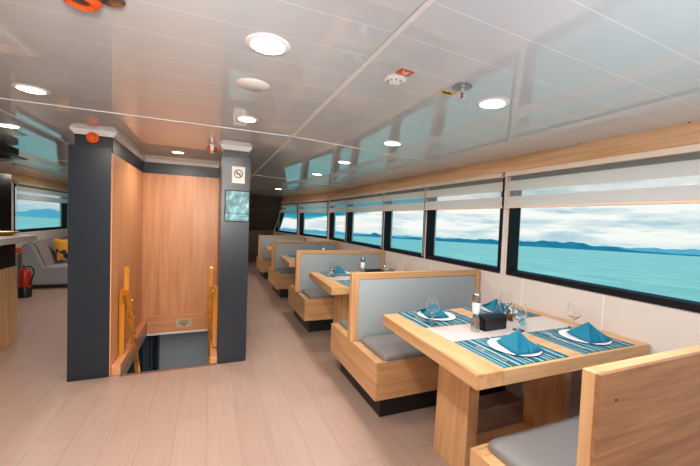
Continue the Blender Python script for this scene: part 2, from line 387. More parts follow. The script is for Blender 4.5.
# zebra roller blinds
def blind(w, loc, rz, label, mirror=False):
    t = thing('roller_blind', label, 'blind', loc, rz, 'roller blinds along the windows')
    hw = w/2
    MB().box(-hw, hw, .012, .06, 1.822, 1.862, .004).build('head_rail', M['headrail'], t)
    y = .035
    MB().box(-hw+.004, hw-.004, y, y+.0012, 1.70, 1.783).build('fabric_band', M['blind'], t)
    MB().box(-hw+.004, hw-.004, y, y+.0012, 1.572, 1.652).build('fabric_band', M['blind'], t)
    MB().box(-hw+.004, hw-.004, y, y+.0012, 1.783, 1.822).build('sheer_band', M['sheer'], t)
    MB().box(-hw+.004, hw-.004, y, y+.0012, 1.652, 1.70).build('sheer_band', M['sheer'], t)
    MB().box(-hw+.002, hw-.002, y-.008, y+.01, 1.555, 1.573, .003).build('bottom_rail', M['blindrail'], t)
    c = MB(); c.tube([(hw-.006, .05, 1.83), (hw-.006, .05, 1.02)], .0022, 6); c.tube([(hw-.006, .034, 1.83), (hw-.006, .034, 1.02)], .0022, 6)
    c.tube([(hw-.006, .05, 1.02), (hw-.006, .042, 1.012), (hw-.006, .034, 1.02)], .0022, 6); c.build('bead_chain', M['white'], t)
BL = ['half-raised zebra roller blind on the widest window, at the right edge of view',
      'zebra roller blind on the window directly left of the widest window',
      'zebra roller blind on the third window counted from the right edge of view',
      'zebra roller blind on the fourth window counted from the right edge of view',
      'zebra roller blind on the narrow window just before the hull turns inward']
for (a, c), lb in zip(R_OP, BL):
    blind(c-a+.032, (XR, (a+c)/2, 0), PI/2, lb)
for (a, c, sl), lb in zip([(.06, 1.66, 0), (1.84, 3.2, 0)], ['zebra roller blind on the angled bow window next to the hull corner', 'zebra roller blind on the slant-ended bow window, farthest of the row']):
    blind(c-a+.06, tuple(Afr+dfr*((a+c)/2)), rzf, lb)
blind(2.26, (XL, 8.59, 0), -PI/2, 'zebra roller blind on the window above the grey sofa at the far left')

# ------------------------------------------------------------------ stairwell enclosure
PY = 3.355
def cornice(t, x0, x1, y0, y1, sides='flr', name='cornice'):
    """stepped white crown around a rectangle under the ceiling"""
    b = MB()
    for z0, z1, e in ((2.018, 2.03, .008), (2.03, 2.045, .018), (2.045, 2.06, .028)):
        b.box(x0-(e if 'l' in sides else 0), x1+(e if 'r' in sides else 0), y0-(e if 'f' in sides else 0), y1, z0, z1, .003, 1)
    return b.build(name, M['ceiltrim'], t)
t = thing('pillar', 'broad dark navy pillar with wood-veneered inner side, left of the stairwell', 'pillar', (-.92, PY, 0))
def lb(x0, x1, y0, y1, z0, z1, bev=0, ox=-.92, oy=PY): return MB().box(x0-ox, x1-ox, y0-oy, y1-oy, z0, z1, bev)
lb(-1.065, -.777, PY, 4.78, 0, 1.925, .003).build('shaft', M['navy'], t)
lb(-1.03, -.779, PY+.02, 4.78, 1.925, 2.02).build('neck_band', M['navyd'], t)
lb(-1.06, -.79, PY-.003, PY+.1, 0, .03).build('plinth', M['navyd'], t)
lb(-.777, -.769, PY+.004, 4.714, 0.0, 1.885).build('veneer_panel', M['warmZ'], t)
lb(-.777, -.769, PY+.02, 4.712, 1.885, 2.02).build('upper_band', M['navyd'], t)
cornice(t, -1.03+.92, -.768+.92, .02, 4.72-PY)
pillarL = t
t = thing('pillar', 'narrow dark navy pillar carrying the no-smoking sign and framed notice', 'pillar', (.205, PY, 0))
lr = lambda *a: lb(*a, ox=.205)
lr(.078, .335, PY, 3.545, 0, 1.955, .003).build('shaft', M['navy'], t)
lr(.09, .315, PY+.01, 3.545, 1.955, 2.02).build('neck_band', M['navyd'], t)
lr(.085, .33, PY-.003, PY+.1, 0, .03).build('plinth', M['navyd'], t)
cornice(t, .09-.205, .315-.205, .01, .19)
b = MB(); b.box(-.785, .33, 4.715, 4.8, -.09, 1.885); w = struct(b.build('wall_stairwell', M['warmZ']))
MB().box(-.785, .33, 4.713, 4.8, 1.885, 2.02).build('upper_band', M['navyd'], w)
cornice(w, -.768, .33, 4.713, 4.8, 'f')
b = MB(); b.box(.078, .332, 3.548, 4.80, -.0, 2.05); struct(b.build('wall_stairwell_right', M['navy']))
# low wooden coaming round the opening, metal nosing
b = MB(); b.box(-.767, -.70, PY+.02, 4.715, 0, .088, .004); struct(b.build('trim_%d' % tn, M['warmY'])); tn += 1
b = MB(); b.box(-.70, .077, 4.655, 4.699, -.065, .14, .004); cb = struct(b.build('trim_%d' % tn, M['warmX'])); tn += 1
MB().box(-.70, .077, 4.645, 4.699, -.088, -.066, .002).build('white_edge', M['ceiltrim'], cb)
b = MB(); b.box(.012, .077, PY+.02, 4.655, 0, .062, .004); struct(b.build('trim_%d' % tn, M['warmY'])); tn += 1
b = MB(); b.box(-.70, .072, PY-.02, PY+.012, 0, .006, .002); struct(b.build('trim_%d' % tn, M['alu'])); tn += 1
# deck below
b = MB(); b.box(-1.6, .9, 5.0, 5.1, -2.3, -.09); wl = struct(b.build('wall_lower_front', M['lowerd']))
MB().box(-.60, .6, 4.96, 5.0, -2.25, -.15, .004).build('panel', M['lower'], wl)
MB().box(-.78, -.71, 4.9, 5.0, -2.3, -.09, .004).build('post', M['lowerd'], wl)
MB().box(-.66, -.63, 4.93, 5.0, -2.3, -.09, .004).build('post', M['black'], wl)
b = MB(); b.box(-1.7, -1.6, 2.9, 5.1, -2.3, -.09); struct(b.build('wall_lower_left', M['lower']))
b = MB(); b.box(.9, 1.0, 2.9, 5.1, -2.3, -.09); struct(b.build('wall_lower_right', M['lower']))
b = MB(); b.box(-1.7, 1.0, 2.8, 2.9, -2.3, -.09); struct(b.build('wall_lower_back', M['lower']))
b = MB(); b.box(-1.7, 1.0, 2.8, 5.1, -2.4, -2.3); struct(b.build('floor_lower', M['floor']))
# handrails
def handrail(x, side, label):
    t = thing('handrail', label, 'handrail', (x, 3.6, .075), 0, 'varnished stair handrails')
    def bar(p, q, w, d):   # flat bar in YZ
        (y0, z0), (y1, z1) = p, q; v = Vector((0, y1-y0, z1-z0)).normalized(); n = Vector((0, -v.z, v.y))*d/2
        return [(y0-n.y, z0-n.z), (y0+n.y, z0+n.z), (y1+n.y, z1+n.z), (y1-n.y, z1-n.z)]
    sx = side
    P = lambda pts, w: MB().prism(pts, lambda y, z, h: (h, y-3.6, z-.075), -w/2, w/2)
    arc = [(3.575+.023*math.cos(a*PI/8), .885+.023*math.sin(a*PI/8)) for a in range(0, 9)]
    r = P(arc+[(3.552, .70), (4.205, -.52), (4.263, -.50), (3.600, .72)], .034).build('rail', M['rail'], t)
    for k in range(6):
        f = k/5; y = 3.66+f*.52; z = .58+f*-.95
        m = MB(); m.tube([(-sx*.014, y-3.6, z-.075), (-sx*.03, y-3.6, z-.075)], [.011, .008], 10); m.build('peg', M['brass'], r)
    MB().box(sx*.046-.022, sx*.046+.022, -.035+.04, .035+.04, .0, .62, .004).build('post', M['rail'], t)
    MB().box(min(sx*.012, sx*.03), max(sx*.012, sx*.03), -.03, .03, .5, .58, .003).build('bracket', M['brass'], t)
ha = handrail(-.697, -1, 'varnished orange wood handrail with brass pegs on left side of stairwell')
hb = handrail(.008, 1, 'varnished orange wood handrail at right side of stairwell beside narrow pillar')
# plaque on the coaming
t = thing('plaque', 'small cream notice plate on the wooden sill behind the stairwell', 'plaque', (-.296, 4.655, .03))
MB().box(-.09, .09, -.004, 0, -.045, .058, .001).build('plate', M['plaque'], t)
b = MB()
rr = random.Random(3)
for z, x0, x1 in ((.034, -.045, .05), (.01, -.06, .06), (-.008, -.035, .03), (-.025, -.01, .018)):
    x = x0
    while x < x1:
        w = rr.uniform(.004, .008); b.box(x, x+w, -.0052, -.004, z-.005, z+rr.uniform(.003, .009)); x += w+.003
b.build('faded_lettering', M['ink'], t)
# no-smoking sign and framed notice
t = thing('sign', 'square silver no-smoking sign high on the narrow pillar', 'sign', (.226, PY, 1.79))
MB().box(-.058, .058, -.004, 0, -.078, .078, .001).build('plate', M['paper'], t)
b = MB()
n = 28
for k in range(n):
    a0, a1 = 2*PI*k/n, 2*PI*(k+1)/n
    b.prism([(.040*math.cos(a0), .040*math.sin(a0)), (.040*math.cos(a1), .040*math.sin(a1)), (.032*math.cos(a1), .032*math.sin(a1)), (.032*math.cos(a0), .032*math.sin(a0))], lambda x, z, h: (x, h, z+.01), -.0055, -.004)
b.prism([(-.026, .020), (-.020, .026), (.026, -.020), (.020, -.026)], lambda x, z, h: (x, h, z+.01), -.0055, -.004)
b.prism([(-.022, -.004), (.022, -.004), (.022, .004), (-.022, .004)], lambda x, z, h: (x, h, z+.01), -.0052, -.004)
b.build('no_smoking_symbol', M['ink'], t)
t = thing('framed_notice', 'black framed bluish printed notice at eye level on the narrow pillar', 'picture', (.222, PY, 1.497))
fw, fh = .112, .148
b = MB(); b.box(-fw, fw, -.012, 0, fh-.008, fh); b.box(-fw, fw, -.012, 0, -fh, -fh+.008); b.box(-fw, -fw+.008, -.012, 0, -fh+.008, fh-.008); b.box(fw-.008, fw, -.012, 0, -fh+.008, fh-.008)
b.build('frame', M['black'], t)
MB().box(-fw+.008, fw-.008, -.006, 0, -fh+.008, fh-.008).build('print', M['poster'], t)
b = MB()
for z, x0, x1, hh in ((-.045, -.03, .08, .006), (-.06, .0, .08, .004), (-.088, -.07, .085, .006), (-.105, -.06, .06, .004), (-.12, -.08, .08, .005)):
    MB().box(x0, x1, -.0072, -.006, z, z+hh).build('text_line', M['cyan'], t)
b.prism([(0.02, .06), (.034, .06), (.027, .045)], lambda x, z, h: (x, h, z), -.0072, -.006)
b.build('emblem', M['paper'], t)
# orange call light on pillar, beacon on ceiling
t = thing('call_light', 'round orange alarm light under the ceiling on the broad left pillar', 'alarm light', (-.905, PY+.02, 1.995))
def ylathe(prof, name, mat, par, seg=24):
    b = MB(); b.lathe(prof, seg); bmesh.ops.rotate(b.bm, verts=b.bm.verts, cent=(0, 0, 0), matrix=Matrix.Rotation(PI/2, 3, 'X')); return b.build(name, mat, par, smooth=True)
ylathe([(0, 0), (.042, 0), (.046, .012), (.042, .034), (.030, .04), (.030, .036), (0, .036)], 'housing', M['orange'], t)
ylathe([(.029, .036), (.026, .048), (.014, .056), (0, .058)], 'lens', M['orangel'], t)
t = thing('smoke_beacon', 'small ceiling beacon with orange sides and white middle near the stairwell', 'alarm light', (-.01, 3.445, H))
MB().lathe([(0, 0), (.028, 0), (.028, -.012), (0, -.012)], 20).build('base', M['white'], t, smooth=True)
MB().lathe([(0, -.012), (.030, -.012), (.046, -.025), (.046, -.045), (.028, -.06), (0, -.062)], 24).build('housing', M['orange'], t, smooth=True)
MB().lathe([(.0, -.0625), (.016, -.062), (.016, -.072), (0, -.074)], 16).build('cap', M['white'], t, smooth=True)
MB().box(-.014, .014, -.047, -.03, -.06, -.012, .003).build('front_plate', M['white'], t)

# ------------------------------------------------------------------ ceiling fittings
def tilt(o, x):
    if x > XS: o.rotation_euler.y = math.atan(SL)
    if x < XP: o.rotation_euler.y = -math.atan(SL)
    return o
LAMPS = []
def downlight(x, y, r, mk, label):
    t = tilt(thing('ceiling_light', label, 'ceiling light', (x, y, cz(x)), 0, 'round recessed ceiling lights'), x)
    MB().lathe([(r*.74, -.001), (r*.76, -.006), (r*.95, -.004), (r, 0), (r*.9, .0)], 40).build('trim_ring', M['lampring'], t, smooth=True)
    MB().lathe([(0, -.004), (r*.75, -.004), (r*.75, -.001), (0, -.001)], 40).build('lens', M[mk], t, smooth=True)
    LAMPS.append((x, y, cz(x)-.007, r*1.4, 9 if mk == 'lampw' else 7, (1, .97, .93) if mk == 'lampw' else (1, .91, .8)))
downlight(.187, 1.347, .085, 'lampw', 'large bright white round ceiling light, nearest and highest in view')
downlight(.208, 2.405, .075, 'lampy', 'warm round ceiling light above the aisle in front of the narrow pillar')
downlight(-.937, 2.43, .08, 'lampy', 'warm round ceiling light at the upper left, nearest one on that side')
downlight(-1.50, 3.53, .08, 'lampy', 'warm round ceiling light at the far left edge beside the bar canopy')
downlight(-.344, 4.05, .07, 'lampy', 'small warm ceiling light above the stairwell')
for (x, y), lbq in zip([(1.317, 1.345), (1.313, 2.375), (1.306, 3.40), (1.333, 4.50), (1.312, 7.3)],
    ['bright round ceiling light above the nearest dining table, right of the sprinkler', 'round ceiling light above the booth bench behind the nearest table',
     'round ceiling light above the second dining table, third in the row over the tables', 'round ceiling light fourth in the row over the tables', 'tiny round ceiling light farthest toward the bow']):
    downlight(x, y, .08, 'lampw' if y < 2 else 'lampy', lbq)
t = thing('ceiling_speaker', 'unlit flat white round ceiling disc between two ceiling lights above the aisle', 'ceiling speaker', (.179, 1.779, H))
MB().lathe([(0, -.006), (.068, -.006), (.072, -.003), (.08, -.002), (.082, 0), (0, 0)], 40).build('cover', M['ceiltrim'], t, smooth=True)
x, y = .76, 1.372
t = tilt(thing('smoke_detector', 'small round white smoke detector on ceiling beside red sticker', 'smoke detector', (x, y, cz(x))), x)
MB().lathe([(0, 0), (.05, 0), (.052, -.006), (.046, -.011), (.032, -.013), (.030, -.020), (.018, -.023), (0, -.024)], 32).build('body', M['white'], t, smooth=True)
b = MB()
for k in range(10):
    a = 2*PI*k/10; b.box(.0305*math.cos(a)-.003, .0305*math.cos(a)+.003, .0305*math.sin(a)-.003, .0305*math.sin(a)+.003, -.019, -.0145)
b.build('vent_slots', M['ink'], t)
x, y = .765, 1.295
t = tilt(thing('sticker', 'small red square sticker with white symbol beside the smoke detector', 'sticker', (x, y, cz(x)), .05), x)
MB().box(-.034, .034, -.026, .026, -.002, 0).build('backing', M['stick'], t)
b = MB(); b.prism([(-.02, -.014), (-.012, -.018), (-.006, .004), (.004, -.01), (.02, -.012), (.012, .0), (.018, .014), (.006, .008), (-.004, .016), (-.01, .004)], lambda a, c, h: (a, c, h), -.003, -.002); b.build('white_symbol', M['paper'], t)
x, y = 1.06, 1.272
t = tilt(thing('sprinkler', 'chrome fire sprinkler head hanging from ceiling beside yellow sticker', 'sprinkler', (x, y, cz(x))), x)
MB().lathe([(0, 0), (.042, 0), (.044, -.004), (.02, -.012), (.012, -.012), (.012, 0)], 32).build('escutcheon', M['steel'], t, smooth=True)
b = MB(); b.lathe([(0, -.01), (.011, -.01), (.011, -.03), (0, -.03)], 16); b.tube([(-.009, 0, -.03), (-.012, 0, -.05), (-.004, 0, -.062)], .003, 6); b.tube([(.009, 0, -.03), (.012, 0, -.05), (.004, 0, -.062)], .003, 6)
b.build('nozzle', M['chrome'], t, smooth=True)
MB().lathe([(0, -.03), (.004, -.032), (.004, -.056), (0, -.058)], 10).build('bulb', M['red'], t, smooth=True)
MB().lathe([(0, -.061), (.014, -.062), (.014, -.065), (0, -.065)], 16).build('deflector', M['chrome'], t, smooth=True)
x, y = 1.045, 1.365
t = tilt(thing('sticker', 'small yellow sticker with dark symbol beside the sprinkler', 'sticker', (x, y, cz(x)), -.15), x)
MB().box(-.045, .045, -.028, .028, -.002, 0).build('backing', M['sticky'], t)
b = MB(); b.prism([(-.03, -.012), (-.018, -.016), (-.008, -.002), (.004, -.012), (.014, -.004), (.03, .004), (.024, .012), (.008, .004), (0, .014), (-.01, .006), (-.022, .004)], lambda a, c, h: (a, c, h), -.003, -.002); b.build('dark_symbol', M['ink'], t)
t = thing('siren', 'orange ringed ceiling siren with grey grille at the top left edge', 'siren', (-.43, 1.30, H))
MB().lathe([(.02, 0), (.048, -.0), (.054, -.012), (.046, -.026), (.036, -.03), (.030, -.024), (.02, -.02)], 32, c=(.045, .0, 0)).build('ring', M['orange'], t, smooth=True)
MB().lathe([(0, -.022), (.02, -.023), (.031, -.021), (.031, 0), (0, 0)], 28, c=(.045, 0, 0)).build('grille', M['steel'], t, smooth=True)
MB().lathe([(0, 0), (.045, 0), (.044, -.012), (.036, -.016), (0, -.016)], 28, c=(.125, -.035, 0)).build('bell', M['steel'], t, smooth=True)
t = thing('sticker', 'small orange and yellow sticker beside the siren at the top left edge', 'sticker', (-.545, 1.345, H), .1)
MB().box(-.04, .04, -.028, .028, -.002, 0).build('backing', M['stick'], t)
MB().box(-.026, .012, -.016, .014, -.003, -.002).build('yellow_symbol', M['sticky'], t)

# ------------------------------------------------------------------ booth benches
BX0, BX1 = 1.062, XR-.018
GB = 'oak booth benches along the windows'
def cushion(x0, x1, y0, y1, z0, z1):
    """upholstered pad: rounded-rectangle rings stacked with a soft shoulder"""
    q = MB(); h = z1-z0; rings = []
    for ins, z, r in ((.0, z0, .035), (-.002, z0+.35*h, .036), (.003, z0+.6*h, .035), (.014, z0+.85*h, .032), (.034, z0+.97*h, .03), (.08, z1, .028)):
        ring = []
        for cx, cy, a0 in ((x1-ins-r, y1-ins-r, 0), (x0+ins+r, y1-ins-r, PI/2), (x0+ins+r, y0+ins+r, PI), (x1-ins-r, y0+ins+r, 1.5*PI)):
            for k in range(7):
                a = a0+k*PI/12; ring.append(q.bm.verts.new((cx+r*math.cos(a), cy+r*math.sin(a), z)))
        rings.append(ring)
    n = len(rings[0])
    for a, c in zip(rings, rings[1:]):
        for k in range(n): q.bm.faces.new([a[k], a[(k+1) % n], c[(k+1) % n], c[k]])
    q.bm.faces.new(rings[0][::-1]); q.bm.faces.new(rings[-1])
    return q
def bench(yc, xe, label, near=True, far=True, woodback=False):
    """yc = middle of the backrest; xe = hull end"""
    t = thing('booth_bench', label, 'bench', (BX0, yc, 0), 0, GB)
    w = xe-BX0; dp = .455; bh = .026
    y0 = -dp if near else -bh; y1 = dp+.03 if far else bh
    MB().box(.08, w, y0+.07 if near else -bh, y1-.07 if far else bh, 0, .163).build('toe_kick', M['kick'], t)
    MB().box(0, .02, y0, y1, .163, .43, .002).build('side_panel', M['oakY'], t)
    if near: MB().box(.02, w, y0, y0+.02, .163, .43, .002).build('front_panel', M['oakX'], t)
    if far: MB().box(.02, w, y1-.02, y1, .163, .43, .002).build('front_panel', M['oakX'], t)
    MB().box(.02, w, y0+.02 if near else -bh, y1-.02 if far else bh, .40, .427, .001).build('seat_board', M['oakX'], t)
    if near: cushion(.065, w-.01, y0+.003, -bh-.004, .427, .476).build('seat_cushion', M['greyseat'], t, smooth=True)
    if far: cushion(.065, w-.01, bh+.004, y1-.02, .427, .476).build('seat_cushion', M['greyseat'], t, smooth=True)
    zt = .98
    fb = -bh+.014 if woodback else -bh
    MB().box(-.02, .04, fb, bh, 0 if woodback else .43, zt, .002).build('stile', M['oakZ'], t)
    MB().box(w-.045, w, fb, bh, .43, zt, .002).build('stile', M['oakZ'], t)
    MB().box(.04, w-.045, fb, bh, zt-.048, zt, .002).build('top_rail', M['oakX'], t)
    if woodback: MB().box(-.02, w, -bh, fb, .0, zt, .0015).build('back_panel', M['stool'], t)
    if woodback:
        q = MB(); q.lathe([(0, 0), (.004, 0), (.004, .002), (0, .002)], 12); bmesh.ops.rotate(q.bm, verts=q.bm.verts, cent=(0, 0, 0), matrix=Matrix.Rotation(PI/2, 3, 'X'))
        bmesh.ops.translate(q.bm, verts=q.bm.verts, vec=(.06, -bh+.0005, .895)); q.build('screw_hole', M['ink'], t)
    for s, on in ((-1, near), (1, far)):
        if on:
            p = MB(); a, c = (-bh+.004, -.002) if s < 0 else (.002, bh-.004)
            p.box(.041, w-.046, a, c, .43, zt-.049, .008, 3); p.build('back_pad', M['grey'], t, smooth=True)
    return t
bench(.626, BX1, 'oak bench with full wooden back in the right foreground, cut by the frame', near=False, woodback=True)
YD = 2.47; PT = 1.906
bench(YD, BX1, 'large double-sided oak booth bench directly behind the nearest dining table')
bench(YD+PT, BX1, 'double-sided oak booth bench second behind the nearest table, behind the second table')
bench(YD+2*PT, BX1-.01, 'double-sided oak booth bench third behind the nearest table')
bench(YD+3*PT, 2.14, 'small looking oak booth bench farthest toward the bow')

# ------------------------------------------------------------------ tables
TX0, TX1, TY0, TY1 = 1.077, XR-.012, 1.106, 2.065
TCX, TCY = (TX0+TX1)/2, (TY0+TY1)/2
def make_table(label, x1=TX1):
    t = thing('dining_table', label, 'table', (TX0, TCY, 0), 0, 'oak dining tables along the windows')
    w = x1-TX0; hd = (TY1-TY0)/2
    MB().box(.155, w, -hd, hd, .68, .75, .0025).build('tabletop', M['oakX'], t)
    q = MB(); q.prism([(0, -hd), (.155, -hd), (.155, hd), (.045, hd)], lambda a, c, h: (a, c, h), .68, .75)
    bmesh.ops.bevel(q.bm, geom=list(q.bm.edges), offset=.0025, segments=2, affect='EDGES'); q.build('end_border', M['oakY'], t)
    MB().box(.165, w-.09, -.125, .125, .7495, .7508).build('centre_inlay', M['runner'], t)
    for x in (.229, .985):
        q = MB(); x0 = x
        q.prism([(x0-.006, 0), (x0+.072, 0), (x0+.082, .68), (x0+.012, .68)], lambda a, z, h: (a, h, z), -.185, .085)
        bmesh.ops.bevel(q.bm, geom=list(q.bm.edges), offset=.002, segments=1, affect='EDGES')
        q.build('leg', M['oakZ'], t)
    MB().box(.30, .98, -.16, .06, 0.0, .045, .002).build('stretcher', M['oakX'], t)
    return t
TL = ['large oak dining table nearest the viewer, set for four', 'second oak dining table, behind the first double booth bench', 'third oak dining table from the viewer, mostly hidden by booth benches', 'farthest oak dining table, a small corner seen beside the last bench']
for i in range(4):
    o = make_table(TL[i], TX1 if i < 3 else 2.2)
    o.location.y = TCY+i*PT

# ------------------------------------------------------------------ tableware prototypes (built once, then copied)
ZT = .75
def p_mat():
    b = MB(); b.box(-.225, .225, -.172, .172, 0.001, .0032); return b.build('placemat', M['mat'])
def p_plate():
    return MB().lathe([(0, .003), (.075, .003), (.09, .004), (.128, .009), (.131, .0115), (.126, .0125), (.09, .0085), (.075, .0075), (0, .0075)], 48).build('plate', M['white'], smooth=True)
def p_napkin():
    b = MB(); A = Vector((.026, 0, .084)); pts = dict(L=(-.045, .08, .004), F=(-.095, -.105, .004), R=(.058, -.108, .004), B=(.11, .055, .004))
    P = {k: Vector(v) for k, v in pts.items()}
    def patch(a, c, e, bulge, n=6):
        nm = (c-a).cross(e-a).normalized()
        if nm.z < 0: nm = -nm
        g = {}
        for i in range(n+1):
            for j in range(n+1-i):
                u, v = i/n, j/n; w = 1-u-v
                p = a*w+c*u+e*v+nm*bulge*27*u*v*w
                g[i, j] = b.bm.verts.new(p)
        for i in range(n):
            for j in range(n-i):
                b.bm.faces.new([g[i, j], g[i+1, j], g[i, j+1]])
                if i+j < n-1: b.bm.faces.new([g[i+1, j], g[i+1, j+1], g[i, j+1]])
    patch(A, P['L'], P['F'], -.004); patch(A, P['F'], P['R'], -.012); patch(A, P['R'], P['B'], -.01); patch(A, P['B'], P['L'], -.006)
    # a second, lower fold lying on the right front
    patch(Vector((.050, -.03, .046)), Vector((-.02, -.118, .008)), Vector((.098, -.098, .006)), .006)
    bmesh.ops.remove_doubles(b.bm, verts=b.bm.verts, dist=.0005)
    o = b.build('napkin', M['teal'], smooth=True)
    md = o.modifiers.new('thick', 'SOLIDIFY'); md.thickness = .003; md.offset = 0
    return o
def p_fork():
    t = bpy.data.objects.new('fork', None); COL.objects.link(t)
    pts = [(-.006, -.095), (.006, -.095), (.004, -.02), (.003, .03), (.009, .045), (.011, .055), (.011, .095), (.008, .097), (.007, .06), (.0045, .06), (.004, .097), (.0015, .097), (.001, .06), (-.001, .06), (-.0015, .097), (-.004, .097), (-.0045, .06), (-.007, .06), (-.008, .097), (-.011, .095), (-.011, .055), (-.009, .045), (-.003, .03), (-.004, -.02)]
    MB().prism(pts, lambda a, c, h: (a, c, h+.006*max(0, c-.02)/.08), .0033, .0053).build('body', M['chrome'], t); return t
def p_knife():
    t = bpy.data.objects.new('knife', None); COL.objects.link(t)
    MB().prism([(-.0065, -.105), (.0065, -.105), (.005, 0), (-.005, 0)], lambda a, c, h: (a, c, h), .0033, .0068).build('handle', M['steel'], t)
    MB().prism([(-.005, 0), (.005, 0), (.008, .02), (.009, .075), (.002, .108), (-.004, .11), (-.005, .09)], lambda a, c, h: (a, c, h), .0045, .0058).build('blade', M['chrome'], t); return t
def p_goblet():
    prof = [(0, 0), (.034, 0), (.035, .002), (.02, .006), (.006, .012), (.0045, .03), (.005, .05), (.016, .062), (.034, .08), (.0415, .10), (.041, .122), (.036, .148), (.0335, .164), (.032, .164), (.0345, .148), (.0395, .122), (.04, .10), (.0325, .0815), (.015, .065), (0, .061)]
    return MB().lathe([(r, z+.0036) for r, z in prof], 32).build('goblet', M['glass'], smooth=True)
def p_mill():
    t = bpy.data.objects.new('grinder', None); COL.objects.link(t)
    MB().lathe([(0, 0), (.026, 0), (.0265, .004), (.0255, .044), (.024, .05), (0, .05)], 28).build('base', M['steel'], t, smooth=True)
    MB().lathe([(0, .05), (.0235, .05), (.024, .07), (.018, .088), (.0, .088)], 28).build('pepper_chamber', M['pepper'], t, smooth=True)
    MB().lathe([(0, .0885), (.0178, .0885), (.0155, .098), (.0175, .1095), (0, .1095)], 28).build('glass_neck', M['glass'], t, smooth=True)
    MB().lathe([(0, .11), (.0178, .11), (.0245, .132), (.0245, .18), (0, .18)], 28).build('salt_fill', M['salt'], t, smooth=True)
    MB().lathe([(0, .18), (.0255, .18), (.0265, .186), (.0265, .222), (.0245, .232), (.022, .235), (0, .235)], 28).build('cap', M['steel'], t, smooth=True)
    return t
def p_caddy():
    t = bpy.data.objects.new('condiment_box', None); COL.objects.link(t)
    q = MB(); q.box(-.095, .095, -.042, .042, .0, .082, 0)
    for v in q.bm.verts:
        if v.co.z > .05: v.co.x *= 1.06; v.co.y *= .92
    bmesh.ops.bevel(q.bm, geom=list(q.bm.edges), offset=.006, segments=2, affect='EDGES'); q.build('body', M['leather'], t, smooth=True)
    q = MB(); q.prism([(-.046, .074), (.046, .074), (.05, .084), (.02, .094), (-.02, .096), (-.05, .086)], lambda y, z, h: (h, y, z), -.104, .09); bmesh.ops.bevel(q.bm, geom=list(q.bm.edges), offset=.003, segments=1, affect='EDGES'); q.build('lid', M['leather'], t)
    q = MB(); q.tube([(.1, -.02, .03), (.118, -.012, .04), (.122, 0, .055), (.118, .012, .068), (.1, .02, .075)], .009, 8); q.build('side_loop', M['leather'], t, smooth=True)
    return t
def p_cruet(m):
    t = bpy.data.objects.new('cruet', None); COL.objects.link(t)
    MB().lathe([(0, 0), (.022, 0), (.024, .004), (.024, .07), (.012, .09), (.01, .11), (.0085, .11), (.0105, .09), (.0225, .069), (.0225, .006), (0, .004)], 24).build('bottle', M['glass'], t, smooth=True)
    MB().lathe([(0, .006), (.0215, .006), (.0215, .045), (0, .045)], 24).build('liquid', M[m], t, smooth=True)
    MB().lathe([(0, .11), (.011, .11), (.011, .12), (.007, .13), (0, .131)], 16).build('stopper', M['steel'], t, smooth=True)
    return t
protos = {}
used = set()
def put(kind, mk, label, cat, loc, rz, group):
    if kind not in protos: protos[kind] = mk()
    src = protos[kind]
    if kind not in used:
        used.add(kind); o = src; o['category'] = cat; o['label'] = label; o['group'] = group; o.location = loc; o.rotation_euler.z = rz
        return o
    o = dup(src, label, loc, rz, group); o['category'] = cat; return o
TN = ['nearest', 'second', 'third', 'farthest']
def setting(ti, side, end, full=True, glassxy=None):
    """ti table index, side 'aisle'/'window', end 'near'/'far' (edge of the table)"""
    oy = ti*PT; s = 1 if end == 'near' else -1; rz = 0 if s > 0 else PI
    cx = 1.468 if side == 'aisle' else 2.018
    if end == 'far': cx = 1.458 if side == 'aisle' else 2.035
    cy = (1.296 if s > 0 else 1.900)+oy
    w = '%s dining table' % TN[ti]; c = '%s %s corner of the %s' % (end, side+'-side', w)
    put('placemat', p_mat, 'teal striped placemat at the '+c, 'placemat', (cx, cy, ZT), rz, 'striped placemats')
    if not full: return
    px, py = (cx+.035, cy+.0) if side == 'aisle' else (cx+.045, cy-.005)
    if end == 'far': px, py = cx+.01, cy+.02
    put('plate', p_plate, 'white round plate on placemat at the '+c, 'plate', (px, py, ZT+.0005), 0, 'white plates')
    put('napkin', p_napkin, 'teal folded napkin standing on plate at the '+c, 'napkin', (px, py, ZT+.0125), rz+random.uniform(-.08, .08), 'teal napkins')
    put('fork', p_fork, 'steel fork left of the plate at the '+c, 'fork', (px-s*.19, py-s*.03, ZT+.0005), rz+.05, 'steel forks')
    put('knife', p_knife, 'steel knife right of the plate at the '+c, 'knife', (px+s*.165 if not (side == 'window' and s > 0) else px+.152, py-s*.01, ZT+.0005), rz-.04, 'steel knives')
    if side == 'window' and s > 0:
        put('fork', p_fork, 'second steel fork near the inlay at the '+c, 'fork', (px-.165, py+.06, ZT+.0005), rz-.25, 'steel forks')
for sd, en in (('aisle', 'near'), ('window', 'near'), ('aisle', 'far'), ('window', 'far')): setting(0, sd, en)
GG = 'stemmed glass goblets'
def gob(ti, x, y, lab): put('goblet', p_goblet, lab, 'glass', (x, y+ti*PT, ZT), random.uniform(0, 3), GG)
gob(0, 1.329, 1.777, 'stemmed clear goblet in front of the far aisle-side napkin on the nearest table')
gob(0, 2.203, 1.446, 'stemmed clear goblet behind the near window-side plate, closest to the window wall')
gob(0, 1.79, 1.515, 'stemmed clear goblet at the middle of the nearest table, right of the black box')
gob(0, 1.985, 1.80, 'stemmed clear goblet in front of the far window-side napkin on the nearest table')
def mill(ti, x, y, lab): put('grinder', p_mill, lab, 'grinder', (x, y+ti*PT, ZT+.0008), 0, 'steel and glass salt and pepper grinders')
def box(ti, x, y, lab): put('caddy', p_caddy, lab, 'box', (x, y+ti*PT, ZT+.0008), .04, 'black condiment boxes')
def cruet(ti, x, y, kind, lab): put('cruet'+kind, lambda: p_cruet(kind), lab, 'cruet', (x, y+ti*PT, ZT+.0008), 0, 'small glass cruets')
